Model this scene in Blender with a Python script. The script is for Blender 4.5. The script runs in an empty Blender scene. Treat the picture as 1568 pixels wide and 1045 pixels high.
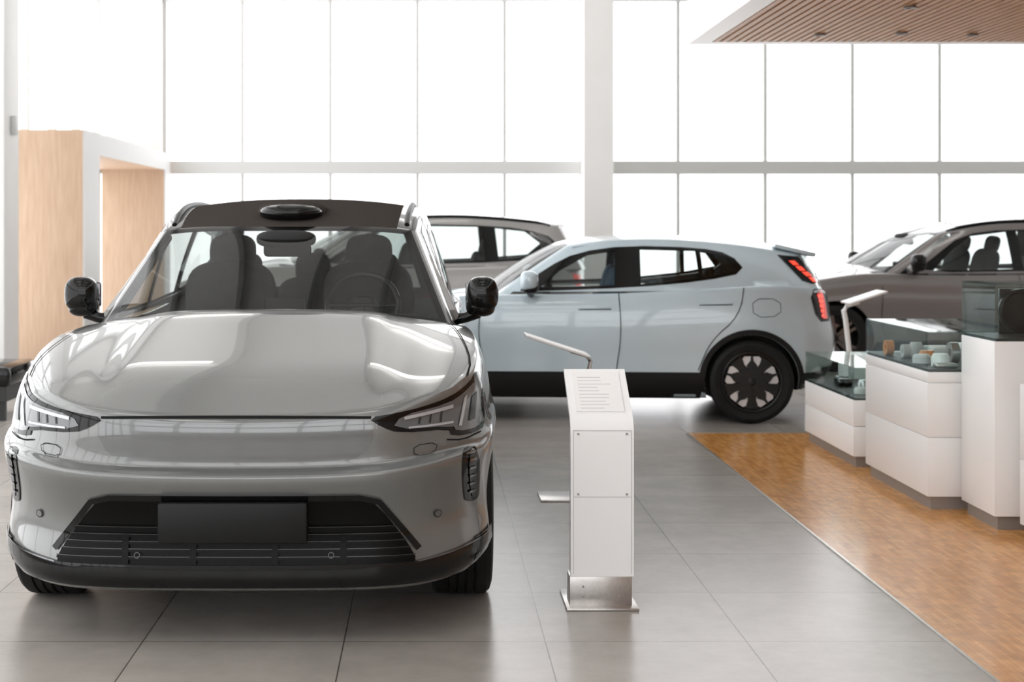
import bpy, bmesh, math, random
from mathutils import Vector, Matrix
from mathutils.bvhtree import BVHTree
from mathutils.geometry import delaunay_2d_cdt
from mathutils.interpolate import poly_3d_calc
random.seed(3)
SC = bpy.context.scene
try:
    SC.view_settings.view_transform = 'Standard'
    SC.view_settings.look = 'None'
except Exception as e:
    print(e)

# ------------------------------------------------------------ materials
def new_mat(name):
    m = bpy.data.materials.new(name); m.use_nodes = True
    nt = m.node_tree
    return m, nt, nt.nodes.get('Principled BSDF')
def pmat(name, col, rough=0.5, metal=0.0, coat=0.0, emit=None, es=0.0, var=0.0, vscale=20.0, spec=.5):
    m, nt, b = new_mat(name)
    b.inputs['Base Color'].default_value = (*col, 1)
    b.inputs['Roughness'].default_value = rough
    b.inputs['Metallic'].default_value = metal
    b.inputs['Coat Weight'].default_value = coat
    b.inputs['Coat Roughness'].default_value = 0.02
    b.inputs['Specular IOR Level'].default_value = spec
    if emit:
        b.inputs['Emission Color'].default_value = (*emit, 1)
        b.inputs['Emission Strength'].default_value = es
    if var > 0:
        tc = nt.nodes.new('ShaderNodeTexCoord'); n = nt.nodes.new('ShaderNodeTexNoise')
        n.inputs['Scale'].default_value = vscale
        nt.links.new(tc.outputs['Object'], n.inputs['Vector'])
        r = nt.nodes.new('ShaderNodeValToRGB')
        r.color_ramp.elements[0].position = .3; r.color_ramp.elements[1].position = .7
        r.color_ramp.elements[0].color = (*[c*(1-var) for c in col], 1)
        r.color_ramp.elements[1].color = (*[min(1, c*(1+var)) for c in col], 1)
        nt.links.new(n.outputs['Fac'], r.inputs['Fac']); nt.links.new(r.outputs['Color'], b.inputs['Base Color'])
    return m
def glass_mat(name, tint, base=0.05, edge=0.7, rough=0.0):
    m, nt, b = new_mat(name)
    out = nt.nodes['Material Output']; nt.nodes.remove(b)
    tr = nt.nodes.new('ShaderNodeBsdfTransparent'); tr.inputs['Color'].default_value = (*tint, 1)
    gl = nt.nodes.new('ShaderNodeBsdfGlossy'); gl.inputs['Roughness'].default_value = rough
    lw = nt.nodes.new('ShaderNodeLayerWeight'); lw.inputs['Blend'].default_value = 0.5
    pw = nt.nodes.new('ShaderNodeMath'); pw.operation = 'POWER'; pw.inputs[1].default_value = 4
    ma = nt.nodes.new('ShaderNodeMath'); ma.operation = 'MULTIPLY_ADD'
    ma.inputs[1].default_value = edge; ma.inputs[2].default_value = base; ma.use_clamp = True
    mx = nt.nodes.new('ShaderNodeMixShader')
    nt.links.new(lw.outputs['Facing'], pw.inputs[0]); nt.links.new(pw.outputs[0], ma.inputs[0])
    nt.links.new(ma.outputs[0], mx.inputs[0]); nt.links.new(tr.outputs[0], mx.inputs[1]); nt.links.new(gl.outputs[0], mx.inputs[2])
    nt.links.new(mx.outputs[0], out.inputs['Surface'])
    return m

M = {}
M['paint_grey'] = pmat('paint_grey', (.175, .18, .175), .27, .4, .85)
M['panel_grey'] = pmat('panel_grey', (.14, .145, .145), .14, .4, 1.0)
M['paint_ice'] = pmat('paint_ice', (.50, .60, .65), .3, .12, 1.0)
M['paint_taupe'] = pmat('paint_taupe', (.19, .17, .162), .3, .2, .8)
M['paint_silver'] = pmat('paint_silver', (.29, .28, .27), .3, .2, .8)
M['gloss_black'] = pmat('gloss_black', (.005, .005, .005), .07, 0, 0, spec=.32)
M['intake_black'] = pmat('intake_black', (.004, .004, .004), .3, 0, 0, spec=.12)
M['satin_black'] = pmat('satin_black', (.010, .010, .010), .4, spec=.2)
M['roof_glass'] = pmat('roof_glass', (.055, .048, .043), .4, 0, 0, spec=.0)
M['rubber'] = pmat('rubber', (.010, .010, .010), .65, var=.2, spec=.25)
M['alu'] = pmat('alu', (.55, .55, .56), .28, .7)
M['rim_dark'] = pmat('rim_dark', (.010, .010, .010), .3, .1, spec=.3)
M['chrome_dark'] = pmat('chrome_dark', (.18, .18, .19), .12, 1)
M['bar_grey'] = pmat('bar_grey', (.035, .035, .035), .2, .3)
M['lens'] = pmat('lens', (.12, .125, .13), .15, .15, .7)
M['led'] = pmat('led', (.50, .52, .54), .15, .3, .5)
M['red'] = pmat('tail_red', (.6, .03, .02), .15, 0, 1, (1, .06, .03), .4)
M['red_lit'] = pmat('tail_red_lit', (.9, .06, .03), .15, 0, 1, (1, .07, .03), .8)
M['fabric'] = pmat('seat_fabric', (.05, .048, .045), .85, var=.15, spec=.2)
M['fabric_blue'] = pmat('seat_fabric_blue', (.05, .10, .16), .8, var=.15)
M['interior'] = pmat('interior', (.03, .03, .03), .8, spec=.2)
M['trim_light'] = pmat('trim_light', (.45, .45, .44), .7)
M['gap'] = pmat('panel_gap', (.012, .012, .012), .8, spec=.1)
M['wshield'] = glass_mat('windscreen_glass', (.56, .575, .56), .06, .5)
M['sglass'] = glass_mat('side_glass', (.66, .70, .69), .06, .6)
M['case_glass'] = glass_mat('case_glass', (.90, .95, .94), .04, .5)
M['white'] = pmat('white_lacquer', (.87, .87, .865), .35)
M['wall'] = pmat('white_paint', (.84, .835, .82), .6, var=.01, vscale=3)
M['frame'] = pmat('frame_white', (.68, .68, .665), .5)
M['edging'] = pmat('edging_white', (.60, .595, .58), .5)
M['mullion'] = pmat('mullion_grey', (.56, .57, .55), .5)
M['steel'] = pmat('brushed_steel', (.55, .53, .51), .3, .9, var=.06, vscale=60)
M['plinth'] = pmat('plinth_grey', (.33, .31, .29), .4, .5)
M['ink'] = pmat('grey_ink', (.50, .50, .50), .6)
M['orange'] = pmat('orange_plastic', (.8, .3, .08), .4)
M['ceil_fill'] = pmat('ceiling_fill_emitter', (1, 1, 1), .5, 0, 0, (1, .98, .95), 5.0)  # glow of the added ceiling panels
M['dark'] = pmat('dark_metal', (.02, .02, .02), .5)
M['beam'] = pmat('beam_grey', (.35, .35, .35), .6)

def wood_mat(name, c1, c2, scale=(6, 6, .6), rough=.45):
    m, nt, b = new_mat(name)
    tc = nt.nodes.new('ShaderNodeTexCoord'); mp = nt.nodes.new('ShaderNodeMapping')
    mp.inputs['Scale'].default_value = scale
    n = nt.nodes.new('ShaderNodeTexNoise'); n.inputs['Scale'].default_value = 5; n.inputs['Detail'].default_value = 6
    r = nt.nodes.new('ShaderNodeValToRGB')
    r.color_ramp.elements[0].position = .3; r.color_ramp.elements[0].color = (*c1, 1)
    r.color_ramp.elements[1].position = .7; r.color_ramp.elements[1].color = (*c2, 1)
    nt.links.new(tc.outputs['Object'], mp.inputs['Vector']); nt.links.new(mp.outputs[0], n.inputs['Vector'])
    nt.links.new(n.outputs['Fac'], r.inputs['Fac']); nt.links.new(r.outputs['Color'], b.inputs['Base Color'])
    b.inputs['Roughness'].default_value = rough
    return m
M['oak'] = wood_mat('oak_veneer', (.52, .35, .235), (.62, .45, .32))
M['slat'] = wood_mat('slat_wood', (.60, .33, .16), (.76, .47, .25), (12, .8, 12))

def tile_mat():
    m, nt, b = new_mat('floor_tiles')
    tc = nt.nodes.new('ShaderNodeTexCoord'); mp = nt.nodes.new('ShaderNodeMapping')
    mp.inputs['Location'].default_value = (-.434 + 7.52, -5.614 + 15.04, 0)
    br = nt.nodes.new('ShaderNodeTexBrick'); br.offset = 0; br.squash = 1
    br.inputs['Scale'].default_value = 1; br.inputs['Brick Width'].default_value = .752
    br.inputs['Row Height'].default_value = .752; br.inputs['Mortar Size'].default_value = .0028
    br.inputs['Mortar Smooth'].default_value = .1; br.inputs['Bias'].default_value = 0
    br.inputs['Color1'].default_value = (.345, .318, .288, 1); br.inputs['Color2'].default_value = (.38, .352, .32, 1)
    br.inputs['Mortar'].default_value = (.09, .08, .07, 1)
    n = nt.nodes.new('ShaderNodeTexNoise'); n.inputs['Scale'].default_value = 2.2; n.inputs['Detail'].default_value = 8
    n.inputs['Roughness'].default_value = .7
    r = nt.nodes.new('ShaderNodeValToRGB')
    r.color_ramp.elements[0].position = .25; r.color_ramp.elements[0].color = (.78, .78, .78, 1)
    r.color_ramp.elements[1].position = .75; r.color_ramp.elements[1].color = (1.12, 1.12, 1.12, 1)
    mx = nt.nodes.new('ShaderNodeMixRGB'); mx.blend_type = 'MULTIPLY'; mx.inputs[0].default_value = 1
    L = nt.links.new
    L(tc.outputs['Object'], mp.inputs['Vector']); L(mp.outputs[0], br.inputs['Vector']); L(tc.outputs['Object'], n.inputs['Vector'])
    L(n.outputs['Fac'], r.inputs['Fac']); L(br.outputs['Color'], mx.inputs[1]); L(r.outputs['Color'], mx.inputs[2])
    L(mx.outputs[0], b.inputs['Base Color'])
    b.inputs['Roughness'].default_value = .26
    return m
def parquet_mat():
    m, nt, b = new_mat('parquet')
    tc = nt.nodes.new('ShaderNodeTexCoord'); mp = nt.nodes.new('ShaderNodeMapping')
    mp.inputs['Rotation'].default_value = (0, 0, math.radians(90)); mp.inputs['Location'].default_value = (20, 20, 0)
    br = nt.nodes.new('ShaderNodeTexBrick'); br.offset = .5; br.squash = 1
    br.inputs['Scale'].default_value = 1; br.inputs['Brick Width'].default_value = .16
    br.inputs['Row Height'].default_value = .022; br.inputs['Mortar Size'].default_value = .0006
    br.inputs['Color1'].default_value = (.58, .26, .065, 1); br.inputs['Color2'].default_value = (.76, .39, .12, 1)
    br.inputs['Mortar'].default_value = (.36, .16, .05, 1)
    n = nt.nodes.new('ShaderNodeTexNoise'); n.inputs['Scale'].default_value = 14; n.inputs['Detail'].default_value = 4
    r = nt.nodes.new('ShaderNodeValToRGB')
    r.color_ramp.elements[0].position = .3; r.color_ramp.elements[0].color = (.8, .8, .8, 1)
    r.color_ramp.elements[1].position = .7; r.color_ramp.elements[1].color = (1.12, 1.1, 1.08, 1)
    mx = nt.nodes.new('ShaderNodeMixRGB'); mx.blend_type = 'MULTIPLY'; mx.inputs[0].default_value = 1
    L = nt.links.new
    L(tc.outputs['Object'], mp.inputs['Vector']); L(mp.outputs[0], br.inputs['Vector']); L(tc.outputs['Object'], n.inputs['Vector'])
    L(n.outputs['Fac'], r.inputs['Fac']); L(br.outputs['Color'], mx.inputs[1]); L(r.outputs['Color'], mx.inputs[2])
    L(mx.outputs[0], b.inputs['Base Color'])
    b.inputs['Roughness'].default_value = .2
    return m
M['tiles'] = tile_mat(); M['parquet'] = parquet_mat()

# ------------------------------------------------------------ helpers
def link(o, parent=None):
    SC.collection.objects.link(o)
    if parent: o.parent = parent
    return o
def empty(name, loc=(0, 0, 0), rz=0):
    e = bpy.data.objects.new(name, None); e.empty_display_size = .2
    e.location = loc; e.rotation_euler = (0, 0, rz); return link(e)
def bm_obj(name, bm, mats, parent=None, smooth=False, sharp=35):
    me = bpy.data.meshes.new(name); bm.normal_update(); bm.to_mesh(me); bm.free()
    if not isinstance(mats, (list, tuple)): mats = [mats]
    for m in mats: me.materials.append(M[m] if isinstance(m, str) else m)
    if smooth:
        for p in me.polygons: p.use_smooth = True
        me.set_sharp_from_angle(angle=math.radians(sharp))
    return link(bpy.data.objects.new(name, me), parent)
def add_box(bm, x0, x1, y0, y1, z0, z1, bev=0, mi=0, seg=2, mtx=None):
    r = bmesh.ops.create_cube(bm, size=1)
    vs = r['verts']
    for v in vs:
        v.co = Vector(((x0+x1)/2 + v.co.x*(x1-x0), (y0+y1)/2 + v.co.y*(y1-y0), (z0+z1)/2 + v.co.z*(z1-z0)))
    fs = set(f for v in vs for f in v.link_faces)
    if bev > 0:
        es = list(set(e for v in vs for e in v.link_edges))
        r2 = bmesh.ops.bevel(bm, geom=es, offset=bev, segments=seg, affect='EDGES', profile=.5)
        allv = set(vs) | set(r2['verts'])
        allv = [v for v in allv if v.is_valid]
        fs = set(f for v in allv for f in v.link_faces)
        vs = allv
    for f in fs: f.material_index = mi
    if mtx is not None:
        bmesh.ops.transform(bm, matrix=mtx, verts=list(vs))
    return vs
def box(name, x0, x1, y0, y1, z0, z1, mat, bev=0, parent=None, mtx=None, seg=2):
    bm = bmesh.new(); add_box(bm, x0, x1, y0, y1, z0, z1, bev, 0, seg, mtx)
    return bm_obj(name, bm, mat, parent, smooth=bev > 0)
def boxes(name, lst, mat, parent=None, bev=0):
    bm = bmesh.new()
    for b in lst: add_box(bm, *b, bev=bev)
    return bm_obj(name, bm, mat, parent, smooth=bev > 0)
def lathe(bm, prof, seg=48, mi=0, axis='x', c=(0, 0, 0)):
    rings = []
    for (r, h) in prof:
        ring = []
        for k in range(seg):
            a = 2*math.pi*k/seg
            if axis == 'x': p = (c[0]+h, c[1]+r*math.cos(a), c[2]+r*math.sin(a))
            elif axis == 'y': p = (c[0]+r*math.cos(a), c[1]+h, c[2]+r*math.sin(a))
            else: p = (c[0]+r*math.cos(a), c[1]+r*math.sin(a), c[2]+h)
            ring.append(bm.verts.new(p))
        rings.append(ring)
    for i in range(len(rings)-1):
        for k in range(seg):
            f = bm.faces.new((rings[i][k], rings[i][(k+1) % seg], rings[i+1][(k+1) % seg], rings[i+1][k]))
            f.material_index = mi
    return rings
def tube(bm, pts, r, seg=10, mi=0, closed=False):
    pts = [Vector(p) for p in pts]; n = len(pts); rings = []
    up0 = Vector((0, 0, 1))
    for i, p in enumerate(pts):
        if closed: t = pts[(i+1) % n]-pts[i-1]
        else: t = pts[min(i+1, n-1)]-pts[max(i-1, 0)]
        t.normalize()
        up = up0 if abs(t.dot(up0)) < .95 else Vector((0, 1, 0))
        s = t.cross(up).normalized(); u = s.cross(t)
        rr = r[i] if isinstance(r, (list, tuple)) else r
        rings.append([bm.verts.new(p + s*math.cos(2*math.pi*k/seg)*rr + u*math.sin(2*math.pi*k/seg)*rr) for k in range(seg)])
    m = n if closed else n-1
    for i in range(m):
        a, b = rings[i], rings[(i+1) % n]
        for k in range(seg):
            f = bm.faces.new((a[k], a[(k+1) % seg], b[(k+1) % seg], b[k])); f.material_index = mi
    if not closed:
        for ring in (rings[0], rings[-1]):
            f = bm.faces.new(ring); f.material_index = mi
def sp(tab):
    xs = [a for a, b in tab]; ys = [b for a, b in tab]; n = len(xs)
    d = [(ys[i+1]-ys[i])/(xs[i+1]-xs[i]) for i in range(n-1)]
    m = [d[0]] + [0 if d[i-1]*d[i] <= 0 else 2*d[i-1]*d[i]/(d[i-1]+d[i]) for i in range(1, n-1)] + [d[-1]]
    def f(x):
        if x <= xs[0]: return ys[0]
        if x >= xs[-1]: return ys[-1]
        i = 0
        while x > xs[i+1]: i += 1
        h = xs[i+1]-xs[i]; t = (x-xs[i])/h
        return ((2*t**3-3*t*t+1)*ys[i] + (t**3-2*t*t+t)*h*m[i] + (-2*t**3+3*t*t)*ys[i+1] + (t**3-t*t)*h*m[i+1])
    return f
def chaikin(poly, n=2, closed=True):
    for _ in range(n):
        out = []; k = len(poly)
        rng = range(k) if closed else range(k-1)
        if not closed: out.append(poly[0])
        for i in rng:
            a = poly[i]; b = poly[(i+1) % k]
            out.append((a[0]*.75+b[0]*.25, a[1]*.75+b[1]*.25)); out.append((a[0]*.25+b[0]*.75, a[1]*.25+b[1]*.75))
        if not closed: out.append(poly[-1])
        poly = out
    return poly
def inside(p, poly):
    c = False; j = len(poly)-1
    for i in range(len(poly)):
        a, b = poly[i], poly[j]
        if (a[1] > p[1]) != (b[1] > p[1]) and p[0] < (b[0]-a[0])*(p[1]-a[1])/(b[1]-a[1])+a[0]: c = not c
        j = i
    return c
def resample(poly, g, closed=True):
    out = []; k = len(poly)
    for i in range(k if closed else k-1):
        a = poly[i]; b = poly[(i+1) % k]; d = math.hypot(b[0]-a[0], b[1]-a[1]); n = max(1, int(math.ceil(d/g)))
        for s in range(n): out.append((a[0]+(b[0]-a[0])*s/n, a[1]+(b[1]-a[1])*s/n))
    if not closed: out.append(poly[-1])
    return out

# ------------------------------------------------------------ box-topology shells
def shell_mesh(A, T, lev, wF, wS, wR, topf, botf, matfn):
    bm = bmesh.new(); cache = {}
    def V(p, sx):
        x = p[0]*sx
        key = (round(x, 4), round(p[1], 4), round(p[2], 4))
        if key not in cache: cache[key] = bm.verts.new((x, p[1], p[2]))
        return cache[key]
    def quad(ps, sx, mi):
        vs = []
        for p in ps:
            v = V(p, sx)
            if v not in vs: vs.append(v)
        if len(vs) < 3: return
        if sx < 0: vs = vs[::-1]
        try:
            f = bm.faces.new(vs); f.material_index = mi; f.smooth = True
        except ValueError: pass
    for sx in (1, -1):
        for k in range(len(lev)-1):
            w0, w1 = lev[k], lev[k+1]
            for i in range(len(A)-1):
                a0, a1 = A[i], A[i+1]
                quad([wF(a0, w0), wF(a1, w0), wF(a1, w1), wF(a0, w1)], sx, matfn('F', (a0+a1)/2, (w0+w1)/2))
                quad([wR(a1, w0), wR(a0, w0), wR(a0, w1), wR(a1, w1)], sx, matfn('R', (a0+a1)/2, (w0+w1)/2))
            for j in range(len(T)-1):
                t0, t1 = T[j], T[j+1]
                quad([wS(t0, w0), wS(t1, w0), wS(t1, w1), wS(t0, w1)], sx, matfn('S', (t0+t1)/2, (w0+w1)/2))
        for i in range(len(A)-1):
            for j in range(len(T)-1):
                a0, a1, t0, t1 = A[i], A[i+1], T[j], T[j+1]
                quad([topf(a0, t0), topf(a1, t0), topf(a1, t1), topf(a0, t1)], sx, matfn('T', (a0+a1)/2, topf((a0+a1)/2, (t0+t1)/2)[1]))
                if botf: quad([botf(a0, t0), botf(a0, t1), botf(a1, t1), botf(a1, t0)], sx, matfn('B', 0, 0))
    bmesh.ops.recalc_face_normals(bm, faces=bm.faces)
    return bm
def lower_body(s):
    W, Yf, Yr, zb, zs, zc, so, fo, ro = [sp(s[k]) for k in ('W', 'Yf', 'Yr', 'zb', 'zs', 'zc', 'so', 'fo', 'ro')]
    y0, y1, p = s['y0'], s['y1'], s.get('p', 3)
    def kf(y): return max(0, 1-(y-y0)/.5)
    def kr(y): return max(0, 1-(y1-y)/.4)
    def sm(t): t = max(0, min(1, t)); return t*t*(3-2*t)
    def H(a, ys, Y):
        b = s.get('bulge', 0)*sm((Y-.10)/.35)*sm((1.55-Y)/.25)*(1-sm((a-.52)/.14))
        return zs(ys)+(zc(Y)-zs(ys))*(1-a**p)+b
    def wS(y, w): return (W(y)-so(w), y+fo(w)*kf(y)-ro(w)*kr(y), zb(y)+(zs(y)-zb(y))*w)
    def wF(a, w):
        Y = Yf(a); zt = H(a, y0, Y+fo(1)); z0 = zb(Y); return (a*(W(y0)-so(w)), Y+fo(w), z0+(zt-z0)*w)
    def wR(a, w):
        Y = Yr(a); zt = H(a, y1, Y-ro(1)); z0 = zb(Y); return (a*(W(y1)-so(w)), Y-ro(w), z0+(zt-z0)*w)
    def ff(y): return max(0, 1-(y-y0)/1.3)
    def fr(y): return max(0, 1-(y1-y)/1.0)
    def grid(a, y, w):
        Y = y+fo(w)*kf(y)-ro(w)*kr(y)+(Yf(a)-Yf(1))*ff(y)+(Yr(a)-Yr(1))*fr(y)
        return a*(W(y)-so(w)), Y
    def top(a, y):
        X, Y = grid(a, y, 1); return (X, Y, H(a, y, Y))
    def bot(a, y):
        X, Y = grid(a, y, 0); return (X, Y, zb(Y))
    def matfn(part, a, v):
        if part == 'T' and v > s['cowl'] and v < s['deck_end'] and a < .97: return 1
        if part == 'B': return 2
        return 0
    def botc(a, y):
        if a >= 1: return wS(y, 0)
        if y <= y0: return wF(a, 0)
        if y >= y1: return wR(a, 0)
        return bot(a, y)
    def topc(a, y):
        if a >= 1: return wS(y, 1)
        if y <= y0: return wF(a, 1)
        if y >= y1: return wR(a, 1)
        return top(a, y)
    return shell_mesh(s['A'], s['Ys'], s['lev'], wF, wS, wR, topc, botc, matfn)
def greenhouse(g):
    xb, yb, zbs, xt, yt, zt, zc = [sp(g[k]) for k in ('xb', 'yb', 'zbs', 'xt', 'yt', 'zt', 'zc')]
    p = g.get('p', 2.6); bul = g.get('bul', .02)
    def lerp(a, b, w): return tuple(a[i]+(b[i]-a[i])*w for i in range(3))
    def yFt(a): return g['yft']+(yt(0)-g['yft'])*a*a
    def yRt(a): return g['yrt']+(yt(1)-g['yrt'])*a*a
    def topz(a, t, Y): return zt(t)+(zc(Y)-zt(t))*(1-a**p)
    def wF(a, w):
        B = (a*xb(0), g['yfb']+(yb(0)-g['yfb'])*a*a, g['zfb']+(zbs(0)-g['zfb'])*a*a)
        T_ = (a*xt(0), yFt(a), topz(a, 0, yFt(a)))
        q = lerp(B, T_, w); k = 4*w*(1-w)*bul*(1-a*a)*1.4
        return (q[0], q[1]-k*.7, q[2]+k*.7)
    def wR(a, w):
        B = (a*xb(1), g['yrb']+(yb(1)-g['yrb'])*a*a, g['zrb']+(zbs(1)-g['zrb'])*a*a)
        T_ = (a*xt(1), yRt(a), topz(a, 1, yRt(a)))
        q = lerp(B, T_, w); k = 4*w*(1-w)*bul*(1-a*a)
        return (q[0], q[1]+k, q[2])
    def wS(t, w):
        q = lerp((xb(t), yb(t), zbs(t)), (xt(t), yt(t), zt(t)), w)
        k = 4*w*(1-w)*bul*min(1, 6*t*(1-t))
        return (q[0]+k, q[1], q[2])
    def top(a, t):
        if a >= 1: return wS(t, 1)
        if t <= 0: return wF(a, 1)
        if t >= 1: return wR(a, 1)
        Y = yt(t)+(yFt(a)-yt(0))*max(0, 1-t*3)+(yRt(a)-yt(1))*max(0, 1-(1-t)*3)
        return (a*xt(t), Y, topz(a, t, Y))
    return shell_mesh(g['A'], g['T'], g['lev'], wF, wS, wR, top, None, g['matfn'])

def subdiv(bm, level=2):
    me = bpy.data.meshes.new('tmp'); bm.to_mesh(me); bm.free()
    o = bpy.data.objects.new('tmp', me); SC.collection.objects.link(o)
    md = o.modifiers.new('s', 'SUBSURF'); md.levels = level; md.render_levels = level
    dg = bpy.context.evaluated_depsgraph_get(); dg.update()
    m2 = bpy.data.meshes.new_from_object(o.evaluated_get(dg))
    bpy.data.objects.remove(o)
    return m2

class Surf:
    def __init__(self, meshes):
        V = []; P = []; N = []
        for me in meshes:
            o = len(V)
            V += [v.co.copy() for v in me.vertices]; N += [v.normal.copy() for v in me.vertices]
            P += [[i+o for i in p.vertices] for p in me.polygons]
        self.V, self.P, self.N = V, P, N
        self.b = BVHTree.FromPolygons(V, P)
    def hit(self, mode, u, v):
        if mode == 'side': o = Vector((3, u, v)); d = Vector((-1, 0, 0))
        elif mode == 'front': o = Vector((u, -3, v)); d = Vector((0, 1, 0))
        elif mode == 'rear': o = Vector((u, 9, v)); d = Vector((0, -1, 0))
        else: o = Vector((u, v, 4)); d = Vector((0, 0, -1))
        h, n, i, dist = self.b.ray_cast(o, d)
        if h is None: return None
        vs = [self.V[k] for k in self.P[i]]
        w = poly_3d_calc(vs, h); nn = Vector((0, 0, 0))
        for k, wt in zip(self.P[i], w): nn += self.N[k]*wt
        if nn.length < 1e-6: nn = n
        nn.normalize()
        if nn.dot(d) > 0: nn = -nn
        return h, nn
    def make(self, name, pts, faces, mode, off, mat, parent, mirror, jump=.25):
        P = []
        for (u, v) in pts:
            r = self.hit(mode, u, v); P.append(r)
        verts = []; norms = []; F = []
        for s in ((1, -1) if mirror else (1,)):
            idx = {}
            for k, r in enumerate(P):
                if r is None: continue
                h, n = r; q = h+n*off
                idx[k] = len(verts); verts.append(Vector((q.x*s, q.y, q.z))); norms.append(Vector((n.x*s, n.y, n.z)))
            for f in faces:
                if all(k in idx for k in f):
                    g = [idx[k] for k in f]
                    mx = max((verts[g[a]]-verts[g[a-1]]).length for a in range(len(g)))
                    if mx > jump: continue
                    nn = (verts[g[1]]-verts[g[0]]).cross(verts[g[2]]-verts[g[0]])
                    if nn.dot(norms[g[0]]) < 0: g = g[::-1]
                    F.append(g)
        me = bpy.data.meshes.new(name); me.from_pydata(verts, [], F); me.materials.append(M[mat])
        for p in me.polygons: p.use_smooth = True
        me.update()
        if F: me.normals_split_custom_set_from_vertices([tuple(n) for n in norms])
        return link(bpy.data.objects.new(name, me), parent)
    def patch(self, name, poly, mode, mat, parent, holes=(), g=.03, off=.004, mirror=True):
        loops = [resample(poly, g)]+[resample(h, g) for h in holes]
        pts = []; edges = []
        for lp in loops:
            b = len(pts); pts += lp; edges += [(b+i, b+(i+1) % len(lp)) for i in range(len(lp))]
        bp = list(pts)
        x0 = min(p[0] for p in poly); x1 = max(p[0] for p in poly); z0 = min(p[1] for p in poly); z1 = max(p[1] for p in poly)
        nx = int((x1-x0)/g)+1; nz = int((z1-z0)/g)+1
        for i in range(nx+1):
            for j in range(nz+1):
                q = (x0+i*g+g*.37, z0+j*g+g*.41)
                if inside(q, poly) and not any(inside(q, h) for h in holes) and min((q[0]-b[0])**2+(q[1]-b[1])**2 for b in bp) > (g*.45)**2:
                    pts.append(q)
        r = delaunay_2d_cdt([Vector(p) for p in pts], edges, [], 0, 1e-6)
        ov = [(v.x, v.y) for v in r[0]]; faces = []
        for f in r[2]:
            c = (sum(ov[k][0] for k in f)/len(f), sum(ov[k][1] for k in f)/len(f))
            if inside(c, poly) and not any(inside(c, h) for h in holes): faces.append(list(f))
        return self.make(name, ov, faces, mode, off, mat, parent, mirror)
    def ribbon(self, name, line, mode, mat, parent, w=.006, off=.005, mirror=True, closed=False, g=.025):
        ln = resample(line, g, closed); n = len(ln); pts = []
        for i in range(n):
            a = ln[(i-1) % n] if closed else ln[max(i-1, 0)]; b = ln[(i+1) % n] if closed else ln[min(i+1, n-1)]
            d = math.hypot(b[0]-a[0], b[1]-a[1]) or 1
            nx, ny = -(b[1]-a[1])/d*w/2, (b[0]-a[0])/d*w/2
            pts += [(ln[i][0]+nx, ln[i][1]+ny), (ln[i][0]-nx, ln[i][1]-ny)]
        faces = [[2*i, 2*i+1, 2*((i+1) % n)+1, 2*((i+1) % n)] for i in range(n if closed else n-1)]
        return self.make(name, pts, faces, mode, off, mat, parent, mirror, jump=.15)

def cut_arches(me, mats, wheels, r, xin=.60):
    for m in mats: me.materials.append(M[m])
    o = bpy.data.objects.new('tmpb', me); SC.collection.objects.link(o)
    bm = bmesh.new()
    for (wy, wz) in wheels:
        for s in (1, -1):
            rings = lathe(bm, [(r, s*xin), (r, s*1.3)], 64, 0, 'x', (0, wy, wz))
            for ring in rings: bm.faces.new(ring)
    bmesh.ops.recalc_face_normals(bm, faces=bm.faces)
    cm = bpy.data.meshes.new('cut'); bm.to_mesh(cm); bm.free(); cm.materials.append(M['satin_black'])
    c = bpy.data.objects.new('cut', cm); SC.collection.objects.link(c)
    md = o.modifiers.new('b', 'BOOLEAN'); md.object = c; md.operation = 'DIFFERENCE'; md.solver = 'EXACT'
    try: md.material_mode = 'TRANSFER'
    except Exception: pass
    dg = bpy.context.evaluated_depsgraph_get(); dg.update()
    m2 = bpy.data.meshes.new_from_object(o.evaluated_get(dg))
    bpy.data.objects.remove(o); bpy.data.objects.remove(c)
    for p in m2.polygons: p.use_smooth = True
    m2.set_sharp_from_angle(angle=math.radians(50))
    return m2

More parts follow.
